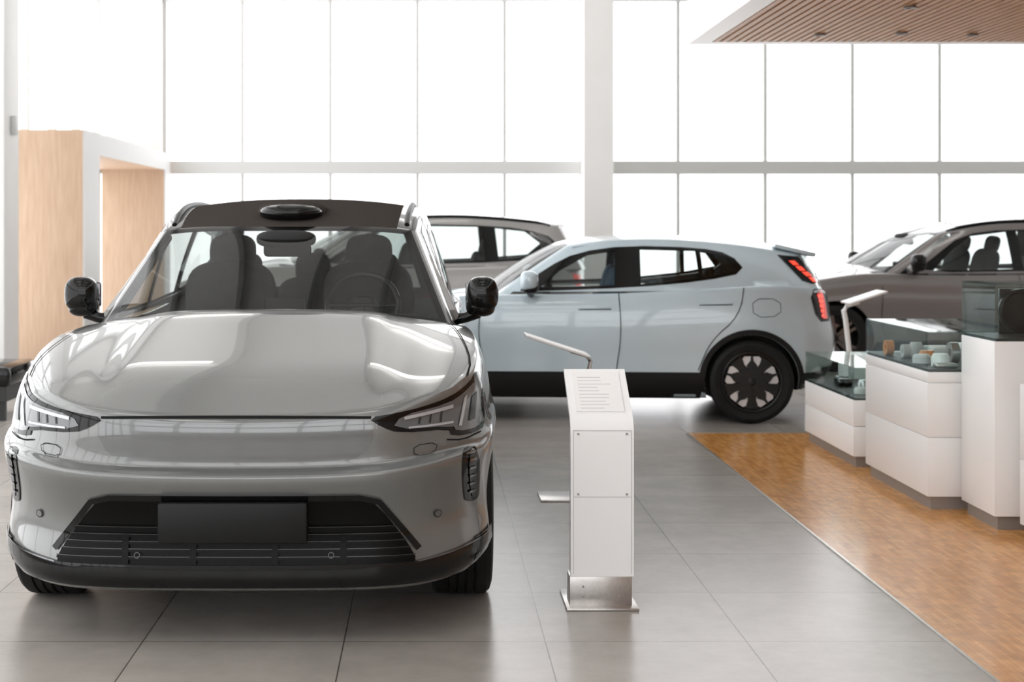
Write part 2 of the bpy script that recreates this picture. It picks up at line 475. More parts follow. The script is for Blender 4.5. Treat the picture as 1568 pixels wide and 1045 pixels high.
def wheel(parent, x, y, R, hw, style, side):
    bm = bmesh.new(); rr = R*.72
    prof = [(rr-.01, -hw*.7), (rr+.01, -hw*.93), (R*.88, -hw), (R-.018, -hw*.93), (R-.004, -hw*.8), (R, -hw*.62)]
    for gx in (-.42, -.14, .14, .42):
        prof += [(R, hw*(gx-.05)), (R-.008, hw*(gx-.03)), (R-.008, hw*(gx+.03)), (R, hw*(gx+.05))]
    prof += [(R, hw*.62), (R-.004, hw*.8), (R-.018, hw*.93), (R*.88, hw), (rr+.01, hw*.93), (rr-.01, hw*.7)]
    lathe(bm, prof, 64, 0)
    ro = rr-.005; s = side
    lathe(bm, [(ro+.01, s*hw*.9), (ro, s*hw*.93), (ro-.012, s*hw*.9), (ro-.02, s*hw*.2), (ro-.02, -s*hw*.7)], 64, 2)
    lathe(bm, [(ro-.02, -s*hw*.1), (.001, -s*hw*.1)], 48, 2)
    lathe(bm, [(.16, s*hw*.05), (.16, s*hw*.12), (.001, s*hw*.12)], 40, 3)
    lathe(bm, [(.04, s*hw*.2), (.04, s*hw*.84), (.03, s*hw*.88), (.001, s*hw*.88)], 24, 2)
    def poly(pts, x0, x1, ang, mi):
        ca, sa = math.cos(ang), math.sin(ang)
        a = [bm.verts.new((s*x0, p[0]*ca-p[1]*sa, p[0]*sa+p[1]*ca)) for p in pts]
        b = [bm.verts.new((s*x1, p[0]*ca-p[1]*sa, p[0]*sa+p[1]*ca)) for p in pts]
        n = len(pts)
        fs = [bm.faces.new(a), bm.faces.new(b)]+[bm.faces.new((a[i], a[(i+1) % n], b[(i+1) % n], b[i])) for i in range(n)]
        for f in fs: f.material_index = mi
    for k in range(5):
        an = 2*math.pi*k/5 + (.0 if style == 'aero' else .3)
        if style == 'aero':
            q = ro-.014
            poly([(-.03, .10), (.03, .10), (q*.36, q*.78), (q*.27, q*.92), (-q*.27, q*.92), (-q*.36, q*.78)], hw*.5, hw*.78, an, 1)
            poly([(-.024, .03), (.024, .03), (.042, q*.60), (.012, q*.78), (.008, q*.96), (-.008, q*.96), (-.012, q*.78), (-.042, q*.60)], hw*.6, hw*.88, an, 2)
            an2 = an+math.pi/5
            poly([(-.035, .03), (.035, .03), (.026, q*.55), (.055, q*.97), (-.055, q*.97), (-.026, q*.55)], hw*.4, hw*.84, an2, 2)
        else:
            for d in (-.16, .16):
                poly([(-.02, .03), (.02, .03), (.016, ro), (-.016, ro)], hw*.55, hw*.82, an+d, 3)
    bmesh.ops.recalc_face_normals(bm, faces=bm.faces)
    o = bm_obj('wheel', bm, ['rubber', 'alu', 'rim_dark', 'chrome_dark'], parent, True, 30)
    o.location = (x, y, R)
    return o
def ellip(bm, c, r, mi=0, pw=1.0, seg=24):
    res = bmesh.ops.create_uvsphere(bm, u_segments=seg, v_segments=seg//2, radius=1)
    for v in res['verts']:
        q = v.co.copy()
        q = Vector([math.copysign(abs(t)**pw, t) for t in q])
        v.co = Vector((c[0]+q.x*r[0], c[1]+q.y*r[1], c[2]+q.z*r[2]))
        for f in v.link_faces: f.material_index = mi; f.smooth = True
def mirrors(parent, x, y, z, sc, capmat, blackmat='gloss_black', rx=.095):
    for s in (1, -1):
        bm = bmesh.new()
        ellip(bm, (s*x, y, z+.015*sc), (rx*sc, .075*sc, .085*sc), 0, .72)
        ellip(bm, (s*(x-.01), y+.01, z-.045*sc), (rx*.92*sc, .07*sc, .05*sc), 1, .75)
        add_box(bm, s*(x-.02)-rx*.78*sc, s*(x-.02)+rx*.78*sc, y+.066*sc, y+.078*sc, z-.05*sc, z+.07*sc, .01, 2)
        tube(bm, [(s*(x-.02), y, z-.075*sc), (s*(x-.08), y+.01, z-.10*sc), (s*(x-.15*sc-.03), y+.02, z-.115*sc)], [.03*sc, .026*sc, .034*sc], 10, 1)
        bm_obj('door_mirror', bm, [capmat, blackmat, 'chrome_dark'], parent, True, 40)
def seat(parent, x, y, zb, ztop, mat, w=.25):
    bm = bmesh.new()
    h = ztop-.18-zb
    ellip(bm, (x, y, zb+h/2), (w, .09, h/2+.03), 0, .62, 28)
    ellip(bm, (x, y+.03, ztop-.09), (w*.52, .055, .10), 0, .65)
    for s in (-1, 1): tube(bm, [(x+s*.05, y+.03, ztop-.25), (x+s*.05, y+.03, ztop-.12)], .008, 8)
    bmesh.ops.rotate(bm, verts=bm.verts, cent=(x, y, zb), matrix=Matrix.Rotation(math.radians(-14), 3, 'X'))
    return bm_obj('seat', bm, mat, parent, True, 60)
def steering(parent, x, y, z, mat='interior'):
    bm = bmesh.new(); pts = []
    for k in range(40):
        a = 2*math.pi*k/40; pts.append((.18*math.cos(a), 0, .175*math.sin(a)))
    tube(bm, pts, .016, 10, closed=True)
    ellip(bm, (0, .02, 0), (.07, .03, .06), 0, .7)
    tube(bm, [(-.17, 0, .0), (.17, 0, .0)], .014, 8); tube(bm, [(0, 0, 0), (0, 0, -.17)], .014, 8)
    bmesh.ops.rotate(bm, verts=bm.verts, cent=(0, 0, 0), matrix=Matrix.Rotation(math.radians(-25), 3, 'X'))
    o = bm_obj('steering_wheel', bm, mat, parent, True, 60); o.location = (x, y, z); return o

# ------------------------------------------------------------ SUV
AA = [0, .12, .25, .38, .5, .57, .64, .72, .8, .88, .95, 1]
def suv(name, loc, rz, paint, detail=True, zscale=1.0, roofmat='roof_glass'):
    E = empty(name, loc, rz); E.scale = (1, 1, zscale)
    s = dict(
        A=[0, .12, .25, .38, .5, .56, .62, .68, .75, .82, .89, .95, .98, 1], y0=.33, y1=4.80, cowl=1.40, deck_end=4.86, bulge=.020, p=3,
        W=[(.33, .925), (.45, .962), (.6, .98), (.85, .998), (1.2, .985), (1.6, .96), (2.5, .955), (3.5, .965), (4.15, .985), (4.5, .955), (4.8, .86)],
        Yf=[(0, 0), (.25, .003), (.5, .014), (.65, .035), (.75, .070), (.85, .135), (.93, .215), (1, .33)],
        Yr=[(0, 5.02), (.5, 5.0), (.8, 4.94), (1, 4.80)],
        zb=[(0, .20), (.15, .205), (.33, .225), (.6, .245), (1.2, .22), (3.8, .22), (5.02, .30)],
        zs=[(.33, .93), (.6, .99), (.9, 1.045), (1.2, 1.085), (1.5, 1.09), (2.0, 1.06), (3.5, 1.08), (4.3, 1.11), (4.8, 1.08)],
        zc=[(0, .835), (.07, .857), (.2, .905), (.4, .965), (.7, 1.035), (1.0, 1.105), (1.35, 1.18), (1.5, 1.14), (1.8, 1.03), (4.6, 1.03), (5.02, 1.03)],
        so=[(0, .05), (.08, .012), (.16, .006), (.3, .022), (.5, .014), (.62, .0), (.68, .0), (.74, .016), (.84, .028), (.93, .045), (1, .075)],
        fo=[(0, .05), (.08, .01), (.16, .012), (.3, .034), (.45, .022), (.58, -.012), (.64, -.025), (.675, -.022), (.70, .038), (.75, .044), (.85, .040), (.95, .044), (1, .060)],
        ro=[(0, .10), (.1, .03), (.3, 0), (.5, 0), (.7, .04), (1, .08)],
        Ys=[.33, .36, .43, .52, .65, .8, .95, 1.15, 1.35, 1.5, 1.7, 2.0, 2.4, 2.8, 3.2, 3.6, 3.9, 4.15, 4.4, 4.6, 4.72, 4.8],
        lev=[0, .04, .08, .12, .2, .32, .45, .55, .62, .66, .675, .70, .715, .76, .84, .91, .965, .988, 1])
    me = subdiv(lower_body(s), 2)
    def gm(part, a, v):
        if part == 'F':
            if a > .965: return 1
            if v < .05 or v > .95 or a > .935: return 2
            return 0
        if part == 'S':
            if a < .035 or a > .93 or v > .93: return 1
            return 3
        if part == 'R':
            return 3 if a < .85 and .2 < v < .9 else 1
        if part == 'T':
            if a > .88: return 2
            return 4
        return 1
    g = dict(A=[0, .15, .3, .45, .6, .75, .86, .93, .965, 1], T=[0, .03, .08, .15, .25, .35, .45, .55, .65, .75, .85, .92, .97, 1],
        lev=[0, .05, .15, .3, .5, .7, .84, .95, 1], matfn=gm, yfb=1.33, zfb=1.145, yft=2.10, yrb=5.0, zrb=1.05, yrt=4.72, p=2.6, bul=.02,
        xb=[(0, .835), (.08, .86), (.2, .875), (.6, .88), (.85, .865), (1, .80)],
        yb=[(0, 1.52), (1, 4.88)], zbs=[(0, 1.085), (.2, 1.03), (1, 1.05)],
        xt=[(0, .645), (.15, .665), (.5, .68), (.85, .655), (1, .61)],
        yt=[(0, 2.18), (1, 4.62)],
        zt=[(0, 1.53), (.1, 1.585), (.25, 1.645), (.5, 1.66), (.8, 1.615), (1, 1.56)],
        zc=[(2.1, 1.55), (2.4, 1.645), (2.8, 1.70), (3.3, 1.715), (4.0, 1.685), (4.72, 1.60)])
    gme = subdiv(greenhouse(g), 2)
    S = Surf([me, gme]); SL = Surf([me])
    WY = [(.90, .37), (3.885, .37)]; R = .375
    body = cut_arches(me, [paint, 'interior', 'satin_black', 'satin_black'], WY, .42)
    link(bpy.data.objects.new('body', body), E)
    for m in ('wshield', paint, 'gloss_black', 'sglass', roofmat): gme.materials.append(M[m])
    link(bpy.data.objects.new('greenhouse', gme), E)
    for (wy, wz) in WY:
        for sd in (1, -1): wheel(E, sd*.848, wy, R, .128, 'spoke', sd)
    DLO = chaikin([(1.80, 1.09), (2.05, 1.27), (2.40, 1.52), (2.9, 1.585), (3.9, 1.565), (4.45, 1.48), (4.62, 1.33), (4.40, 1.17), (3.5, 1.12)], 1)
    w1 = [(2.02, 1.12), (2.25, 1.34), (2.48, 1.50), (2.88, 1.55), (2.90, 1.13)]
    w2 = [(3.02, 1.13), (3.00, 1.56), (3.70, 1.55), (3.74, 1.155)]
    w3 = [(3.90, 1.165), (3.86, 1.54), (4.30, 1.49), (4.50, 1.34), (4.34, 1.20)]
    S.patch('window_trim', DLO, 'side', 'gloss_black', E, [w1, w2, w3], g=.05, off=.004)
    S.patch('upper_side', [(1.72, 1.085), (2.05, 1.33), (2.30, 1.525), (2.6, 1.60), (3.3, 1.63), (4.2, 1.60), (4.58, 1.52), (4.75, 1.3), (4.86, 1.09)], 'side', paint, E, [DLO], g=.05, off=.002)
    for line in ([(1.42, .95), (1.40, .55), (1.48, .30)], [(2.95, 1.09), (2.97, .6), (2.93, .3)], [(4.02, 1.09), (3.95, .9), (3.62, .72), (3.45, .5), (3.42, .3)], [(1.42, .34), (3.42, .34)]):
        SL.ribbon('door_gap', chaikin(line, 1, False), 'side', 'gap', E)
    for yy in (2.72, 3.75):
        SL.patch('door_handle', chaikin([(yy-.11, .925), (yy+.11, .935), (yy+.11, .965), (yy-.11, .955)], 1), 'side', paint, E, off=.018, g=.03)
    SL.patch('sill_cladding', [(1.30, .225), (3.50, .225), (3.46, .33), (1.34, .33)], 'side', 'satin_black', E, off=.004, g=.05)
    bm = bmesh.new()
    for sd in (1, -1):
        pts = []
        for k in range(16):
            y = 2.27+k*.15
            h = S.hit('top', (.60+.02*min(1, k/4))*sd, y)
            if h: pts.append((h[0].x, h[0].y, h[0].z+(.012 if 0 < k < 15 else -.005)))
        tube(bm, pts, .016, 8)
    bm_obj('roof_rails', bm, 'satin_black', E, True, 60)
    if detail:
        bm = bmesh.new()
        ellip(bm, (0, 2.40, 1.628), (.182, .22, .060), 0, .8, 32)
        ellip(bm, (0, 2.325, 1.624), (.165, .175, .050), 1, .8, 32)
        bm_obj('roof_sensor_pod', bm, [roofmat, 'gloss_black'], E, True, 60)
    mirrors(E, .975, 1.80, 1.21, 1.0, 'gloss_black', rx=.078)
    S.patch('tail_lamp', [(.66, .75), (.80, .78), (.78, 1.0), (.62, .98)], 'rear', 'red', E, off=.006)
    for sx in (-.38, .38): seat(E, sx, 2.75, .98, 1.52, 'fabric')
    for sx in (-.42, 0, .42): seat(E, sx, 3.65, .98, 1.40, 'fabric', .21)
    steering(E, .38, 2.12, 1.15, 'bar_grey')
    box('dashboard', -.74, .74, 1.70, 2.0, .95, 1.12, 'interior', .05, E, seg=4)
    box('rear_view_mirror', -.12, .12, 2.07, 2.10, 1.40, 1.47, 'interior', .02, E)
    bm = bmesh.new(); ellip(bm, (0, 2.02, 1.49), (.15, .07, .045), 0, .7); bm_obj('sensor_housing', bm, 'interior', E, True)
    bm = bmesh.new(); add_box(bm, -.10, .10, 1.93, 1.945, 1.02, 1.20, .01); bm_obj('centre_screen', bm, 'interior', E, True)
    for sd in (-1, 1):
        bm = bmesh.new()
        tube(bm, [(sd*.64, 2.26, 1.50), (sd*.82, 1.76, 1.12)], [.03, .04], 10)
        bm_obj('pillar_trim', bm, 'trim_light', E, True)
    if not detail:
        SL.patch('headlamp', chaikin([(.5, .84), (.72, .88), (.895, .97), (.92, .77), (.80, .76), (.6, .79)], 1), 'front', 'lens', E, g=.04)
        SL.patch('intake', [(-.47, .55), (.47, .55), (.66, .33), (-.66, .33)], 'front', 'gloss_black', E, g=.05, mirror=False)
        return E
    # ---------------- front
    F = lambda n, poly, mat, off=.004, g=.025, mirror=True, holes=(): SL.patch(n, poly, 'front', mat, E, holes, g, off, mirror)
    lamp = chaikin([(.485, .842), (.60, .858), (.68, .872), (.79, .898), (.875, .935), (.905, .975), (.925, .93), (.935, .79), (.92, .752), (.80, .752), (.79, .785), (.60, .785), (.545, .805)], 1)
    F('headlamp', lamp, 'gloss_black', .004, .02)
    F('headlamp_lens', chaikin([(.575, .80), (.61, .848), (.78, .876), (.85, .905), (.90, .94), (.918, .80), (.905, .77), (.815, .77), (.80, .797)], 1), 'lens', .007, .02)
    F('headlamp_drl', [(.62, .842), (.80, .870), (.80, .858), (.62, .831)], 'led', .011, .012)
    F('headlamp_drl_lower', [(.635, .806), (.80, .812), (.80, .804), (.635, .799)], 'led', .011, .012)
    F('headlamp_drl_stem', [(.82, .79), (.832, .79), (.855, .895), (.842, .885)], 'led', .011, .012)
    F('headlamp_projector', [(.86, .80), (.885, .805), (.895, .90), (.875, .885)], 'bar_grey', .011, .012)
    for q in (.67, .71, .75):
        F('headlamp_fin', [(q, .814), (q+.006, .814), (q+.010, .838+(q-.67)*.2), (q+.004, .838+(q-.67)*.2)], 'bar_grey', .010, .012)
    F('air_curtain', chaikin([(.838, .69), (.85, .71), (.905, .705), (.91, .52), (.90, .492), (.865, .492), (.845, .51)], 1), 'gloss_black', .004, .02)
    F('air_curtain_frame', chaikin([(.858, .685), (.888, .685), (.892, .51), (.872, .51)], 1), 'bar_grey', .007, .02)
    for q in range(5):
        F('air_curtain_louvre', [(.864, .53+q*.033), (.888, .53+q*.033), (.888, .54+q*.033), (.864, .54+q*.033)], 'chrome_dark', .010, .012)
    F('front_panel', chaikin([(-.47, .838), (.47, .838), (.52, .80), (.47, .70), (.38, .682), (-.38, .682), (-.47, .70), (-.52, .80)], 1), 'panel_grey', .0025, .03, False)
    SL.ribbon('hood_gap', chaikin([(-.50, .843), (-.3, .845), (.3, .845), (.50, .843)], 1, False), 'front', 'gap', E, w=.009, mirror=False)
    SL.ribbon('hood_side_gap', chaikin([(.865, .46), (.885, .62), (.865, .9), (.82, 1.25), (.78, 1.42)], 1, False), 'top', 'gap', E, w=.006)
    SL.ribbon('bumper_gap', chaikin([(.915, .75), (.84, .735), (.78, .745)], 1, False), 'front', 'gap', E, w=.005)
    SL.ribbon('tow_cover', chaikin([(.655, .735), (.745, .74), (.735, .70), (.66, .693)], 1), 'front', 'gap', E, w=.003, closed=True)
    intake = chaikin([(-.47, .553), (.47, .553), (.52, .535), (.66, .345), (.665, .29), (-.665, .29), (-.66, .345), (-.52, .535)], 1)
    F('intake', intake, 'intake_black', .004, .03, False)
    for q in range(5):
        z = .325+q*.028; xw = .66-(z-.325)*.62
        F('intake_bar', [(-xw, z), (xw, z), (xw-.005, z+.010), (-xw+.005, z+.010)], 'intake_black', .016, .02, False)
        F('intake_bar_edge', [(-xw, z+.010), (xw, z+.010), (xw-.002, z+.013), (-xw+.002, z+.013)], 'bar_grey', .017, .02, False)
    for q in (.15, .40):
        F('intake_rib', [(q-.012, .31), (q+.012, .31), (q+.012, .42), (q-.012, .42)], 'intake_black', .018, .02)
    SL.ribbon('parking_camera', [(.355+.010*math.cos(a*math.pi/6), .342+.010*math.sin(a*math.pi/6)) for a in range(12)], 'front', 'bar_grey', E, w=.004, off=.022, closed=True)
    SL.ribbon('intake_rim', [(.0, .558), (.46, .558), (.53, .54), (.675, .355)], 'front', 'gloss_black', E, w=.022, off=.008)
    bm = bmesh.new(); add_box(bm, -.272, .272, -.045, -.012, .398, .545, .008)
    for sd in (-1, 1): add_box(bm, sd*.15-.02, sd*.15+.02, -.02, .05, .43, .50)
    bm_obj('number_plate_holder', bm, 'satin_black', E, True)
    lip = chaikin([(-.96, .355), (-.80, .325), (-.66, .306), (.66, .306), (.80, .325), (.96, .355), (.96, .26), (.80, .225), (-.80, .225), (-.96, .26)], 1)
    F('front_lip', lip, 'gloss_black', .008, .03, False)
    SL.patch('front_lip_side', [(.30, .245), (.50, .25), (.49, .37), (.30, .355)], 'side', 'gloss_black', E, off=.008, g=.03)
    SL.ribbon('lip_edge', [(-.94, .353), (-.80, .327), (-.67, .310)], 'front', 'chrome_dark', E, w=.005, off=.012)
    for q in (.745,):
        F('parking_sensor', [(q+.012*math.cos(a*math.pi/6), .475+.013*math.sin(a*math.pi/6)) for a in range(12)], 'panel_grey', .006, .01)
        SL.ribbon('sensor_ring', [(q+.013*math.cos(a*math.pi/8), .475+.014*math.sin(a*math.pi/8)) for a in range(16)], 'front', 'gap', E, w=.003, closed=True, off=.006)
    return E

# ------------------------------------------------------------ hatchback
def hatch(name, loc, rz, paint):
    E = empty(name, loc, rz)
    s = dict(A=AA, y0=.30, y1=4.07, cowl=1.42, deck_end=4.0, p=3,
        W=[(.3, .80), (.45, .86), (.87, .905), (1.3, .90), (2, .895), (3, .895), (3.5, .912), (3.85, .875), (4.07, .79)],
        Yf=[(0, 0), (.25, .005), (.5, .02), (.7, .055), (.8, .09), (.9, .16), (1, .30)],
        Yr=[(0, 4.27), (.5, 4.25), (.8, 4.20), (1, 4.07)],
        zb=[(0, .2), (.5, .2), (1.2, .19), (3.1, .19), (3.8, .24), (4.27, .32)],
        zs=[(.3, .86), (.6, .93), (1, .98), (1.4, 1.01), (2.5, 1.025), (3.2, 1.07), (3.7, 1.10), (4.07, 1.08)],
        zc=[(0, .76), (.2, .84), (.6, .93), (1.0, .99), (1.35, 1.04), (1.6, .99), (3.9, .99), (4.27, 1.0)],
        so=[(0, .08), (.08, .03), (.2, .01), (.42, .012), (.6, 0), (.78, .008), (.92, .035), (1, .07)],
        fo=[(0, .09), (.1, .03), (.3, 0), (.6, 0), (.8, .02), (1, .07)],
        ro=[(0, .12), (.1, .05), (.3, 0), (.55, 0), (.7, .03), (1, .06)],
        Ys=[.3, .4, .52, .68, .87, 1.1, 1.3, 1.5, 1.75, 2.1, 2.5, 2.9, 3.2, 3.4, 3.6, 3.78, 3.92, 4.0, 4.07],
        lev=[0, .06, .14, .25, .4, .55, .7, .82, .91, .96, 1])
    me = subdiv(lower_body(s), 2)
    def gm(part, a, v):
        if part == 'F':
            if a > .92: return 1
            return 2 if v < .05 or v > .95 else 0
        if part == 'S': return 1 if (a < .03 or a > .86 or v > .93) else 3
        if part == 'R': return 3 if a < .85 and .15 < v < .9 else 1
        return 1
    g = dict(A=[0, .15, .3, .45, .6, .75, .86, .92, .955, 1], T=[0, .03, .08, .15, .25, .35, .45, .55, .65, .75, .85, .92, .97, 1],
        lev=[0, .05, .15, .3, .5, .7, .84, .95, 1], matfn=gm, yfb=1.33, zfb=1.015, yft=2.0, yrb=4.20, zrb=1.0, yrt=4.06, p=2.6, bul=.02,
        xb=[(0, .73), (.1, .80), (.3, .82), (.7, .82), (.9, .79), (1, .73)], yb=[(0, 1.5), (1, 4.08)], zbs=[(0, .99), (.4, 1.0), (1, 1.03)],
        xt=[(0, .55), (.15, .585), (.5, .60), (.85, .58), (1, .54)], yt=[(0, 2.1), (1, 3.92)],
        zt=[(0, 1.40), (.12, 1.435), (.35, 1.455), (.65, 1.425), (.85, 1.375), (1, 1.33)],
        zc=[(2.0, 1.425), (2.3, 1.475), (2.8, 1.49), (3.4, 1.455), (4.06, 1.355)])
    gme = subdiv(greenhouse(g), 2)
    S = Surf([me, gme]); SL = Surf([me])
    R = .33; WY = [(.87, R), (3.52, R)]
    body = cut_arches(me, [paint, 'interior', 'satin_black', 'satin_black'], WY, .372, .6)
    link(bpy.data.objects.new('body', body), E)
    for m in ('wshield', paint, 'gloss_black', 'sglass'): gme.materials.append(M[m])
    link(bpy.data.objects.new('greenhouse', gme), E)
    for (wy, wz) in WY:
        for sd in (1, -1): wheel(E, sd*.79, wy, R, .112, 'aero', sd)
    DLO = chaikin([(1.66, 1.035), (1.92, 1.225), (2.16, 1.345), (2.55, 1.40), (3.12, 1.385), (3.38, 1.335), (3.50, 1.19), (3.16, 1.12), (2.63, 1.07), (1.82, 1.035)], 1)
    w1 = [(1.86, 1.065), (2.02, 1.20), (2.24, 1.32), (2.46, 1.355), (2.45, 1.085)]
    w2 = [(2.66, 1.095), (2.66, 1.365), (3.10, 1.355), (3.12, 1.145)]
    w3 = [(3.155, 1.15), (3.14, 1.35), (3.33, 1.315), (3.42, 1.20)]
    S.patch('window_trim', DLO, 'side', 'gloss_black', E, [w1, w2, w3], g=.04)
    S.patch('upper_side', [(1.56, 1.03), (1.82, 1.22), (2.08, 1.37), (2.4, 1.43), (3, 1.425), (3.5, 1.385), (3.80, 1.33), (3.93, 1.27), (4.02, 1.1), (4.02, 1.05)], 'side', paint, E, [DLO], g=.04, off=.002)
    for line in ([(1.40, .98), (1.36, .7), (1.42, .42)], [(2.48, 1.04), (2.50, .7), (2.46, .42)], [(3.47, 1.12), (3.42, .85), (3.20, .66), (3.10, .42)], [(1.30, .40), (3.12, .40)]):
        SL.ribbon('door_gap', chaikin(line, 2, False), 'side', 'gap', E, w=.007)
    for yy in (2.29, 3.24):
        z = .915 if yy < 3 else .955
        SL.ribbon('door_handle_recess', chaikin([(yy-.13, z-.022), (yy+.13, z-.017)], 1, False), 'side', 'gap', E, w=.006, off=.003)
        SL.patch('door_handle', chaikin([(yy-.125, z-.017), (yy+.125, z-.012), (yy+.125, z+.020), (yy-.125, z+.015)], 2), 'side', 'paint_ice', E, off=.016, g=.02)
    SL.ribbon('charge_flap', chaikin([(3.52, .985), (3.74, .985), (3.745, .85), (3.53, .84)], 1), 'side', 'gap', E, w=.004, closed=True)
    SL.patch('sill_cladding', [(1.22, .195), (3.12, .195), (3.16, .40), (1.22, .40)], 'side', 'satin_black', E, off=.006, g=.04)
    for (wy, wz) in WY:
        outer = [(wy+.415*math.cos(a), wz+.415*math.sin(a)) for a in [math.radians(-14+q*6) for q in range(35)]]
        inner = [(wy+.373*math.cos(a), wz+.373*math.sin(a)) for a in [math.radians(194-q*6) for q in range(35)]]
        SL.patch('arch_cladding', outer+inner, 'side', 'satin_black', E, off=.007, g=.03)
    SL.patch('bumper_cladding', [(3.90, .30), (4.24, .34), (4.24, .42), (3.93, .40)], 'side', 'satin_black', E, off=.005)
    SL.patch('bumper_cladding_rear', [(-.72, .26), (.72, .26), (.74, .44), (-.74, .44)], 'rear', 'satin_black', E, off=.006, mirror=False, g=.04)
    SL.patch('nose_cladding', [(-.70, .22), (.70, .22), (.6, .40), (-.6, .40)], 'front', 'satin_black', E, off=.006, mirror=False, g=.04)
    SL.patch('headlamp', [(.42, .72), (.76, .76), (.77, .66), (.46, .64)], 'front', 'lens', E, off=.006)
    S.patch('tail_lamp_upper_frame', [(3.76, 1.325), (3.93, 1.31), (4.10, 1.11), (4.02, 1.095), (3.94, 1.12)], 'side', 'gloss_black', E, off=.006, g=.02)
    for k in range(4):
        y = 3.845+k*.048; z = 1.275-k*.044
        S.patch('tail_lamp_upper', [(y, z), (y+.05, z), (y+.085, z-.036), (y+.035, z-.036)], 'side', 'red_lit', E, off=.011, g=.015)
    S.patch('tail_lamp_frame', chaikin([(3.98, 1.055), (4.16, 1.055), (4.19, .80), (4.04, .80)], 1), 'side', 'gloss_black', E, off=.005, g=.02)
    for k in range(5):
        z = 1.01-k*.038
        S.patch('tail_lamp', [(4.05+k*.006, z), (4.10, z), (4.105, z-.026), (4.055+k*.006, z-.026)], 'side', 'red_lit', E, off=.010, g=.015)
    S.patch('tail_lamp_rear', [(.64, 1.04), (.72, 1.04), (.73, .82), (.68, .82)], 'rear', 'red', E, off=.008, g=.03)
    bm = bmesh.new()
    add_box(bm, -.55, .55, 3.74, 4.08, 1.325, 1.36, .014, 0, 3, Matrix.Translation((0, 4, 1.34)) @ Matrix.Rotation(math.radians(-13), 4, 'X') @ Matrix.Translation((0, -4, -1.34)))
    bm_obj('spoiler', bm, paint, E, True)
    mirrors(E, .93, 1.77, 1.11, .95, paint)
    for sx in (-.36, .36): seat(E, sx, 2.45, .93, 1.38, 'fabric_blue', .23)
    for sx in (-.40, .40): seat(E, sx, 3.25, .93, 1.20, 'fabric', .2)
    steering(E, .36, 1.9, 1.04)
    box('dashboard', -.66, .66, 1.6, 1.85, .88, 1.01, 'interior', .04, E)
    return E

# ------------------------------------------------------------ cars
suv('suv', (-.715, 5.5, 0), 0, 'paint_grey')
hatch('hatchback_car', (-.91, 12.94, 0), math.radians(-94), 'paint_ice')
suv('suv', (-3.08, 18.5, 0), math.radians(-90), 'paint_silver', False, roofmat='paint_silver')
suv('suv', (3.38, 16.95, 0), math.radians(-86), 'paint_taupe', False, zscale=.965, roofmat='paint_taupe')

# ------------------------------------------------------------ room
X0, X1, Y0, Y1, ZC = -4.42, 9.6, -5.0, 20.6, 6.4
box('floor', X0-.3, X1+.3, Y0-.3, Y1+.3, -.2, 0, 'tiles')
box('floor_parquet', 1.938, X1, Y0, 11.25, -.02, .006, 'parquet')
box('trim_1', 1.926, 1.938, Y0, 11.25, -.02, .0075, 'steel')
box('trim_2', 1.926, X1, 11.25, 11.262, -.02, .0075, 'steel')
box('ceiling', X0-.3, X1+.3, Y0-.3, Y1+.3, ZC, ZC+.2, 'wall')
box('wall_right', X1, X1+.3, Y0, Y1, 0, ZC, 'wall')
box('column_1', 2.09, 2.49, Y1-.35, Y1+.05, 0, ZC, 'wall')
box('column_2', -4.42, -3.66, Y1-.1, Y1+.25, 0, ZC, 'wall')
box('column_3', 8.35, 9.6, Y1-.1, Y1+.25, 0, ZC, 'wall')
def window_frame(name, xs, y, z0, z1, tz):
    lst = []
    for x in xs: lst.append((x-.024, x+.024, y-.03, y+.03, z0, z1))
    for (a, b) in tz: lst.append((xs[0], xs[-1], y-.08, y+.08, a, b))
    return lst
TZ = [(0, .12), (2.28, 2.46), (4.66, 4.82), (6.25, 6.4)]
boxes('window_1', window_frame('w', [-3.64, -2.57, -1.36, -.16, 1.04, 2.10], Y1+.1, 0, ZC, TZ), 'frame')
boxes('window_2', window_frame('w', [2.48, 3.43, 4.63, 5.83, 7.03, 8.23, 8.37], Y1+.1, 0, ZC, TZ), 'mullion')
lst = []
y = Y0
while y < Y1:
    lst.append((X0-.1, X0, y-.025, y+.025, 0, ZC)); y += 1.2
for (a, b) in TZ: lst.append((X0-.12, X0-.02, Y0, Y1, a, b))
boxes('window_3', lst, 'mullion')
# wall behind the camera: unseen, solid parts added to dim reflections, glazed upper left
box('dimming_parapet', X0, X1, Y0-.2, Y0, 0, .95, 'wall')
box('dimming_wall', 3.0, X1, Y0-.2, Y0, .95, ZC, 'wall')
lst = []; x = X0
while x < 3.0:
    lst.append((x-.06, x+.06, Y0-.1, Y0, .95, ZC)); x += 1.2
for (a, b) in [(.95, 1.05), (2.28, 2.5), (4.6, 4.82), (6.2, 6.4)]: lst.append((X0, 3.0, Y0-.12, Y0+.02, a, b))
boxes('window_4', lst, 'beam')
box('column_4', X0, -3.93, 13.9, 14.4, 0, ZC, 'wall', .01)
box('smoke_sensor', -3.93, -3.88, 14.1, 14.2, 2.42, 2.6, 'frame', .01)
P = empty('wooden_portal')
box('near_jamb', -4.38, -3.55, 15.4, 16.1, 0, 2.32, 'oak', 0, P)
box('far_jamb', -4.38, -3.55, 20.1, 20.48, 0, 2.32, 'oak', 0, P)
box('lintel', -4.38, -3.55, 15.4, 20.48, 2.32, 2.55, 'oak', 0, P)
boxes('white_edging', [(-3.55, -3.53, 15.4, 16.1, 0, 2.55), (-3.55, -3.53, 16.1, 20.48, 2.32, 2.55), (-3.55, -3.53, 20.1, 20.48, 0, 2.32)], 'edging', P)
B = empty('lounge_bench')
boxes('cushion', [(-4.1, -3.32, 11.9, 12.7, .28, .44)], 'gloss_black', B, bev=.04)
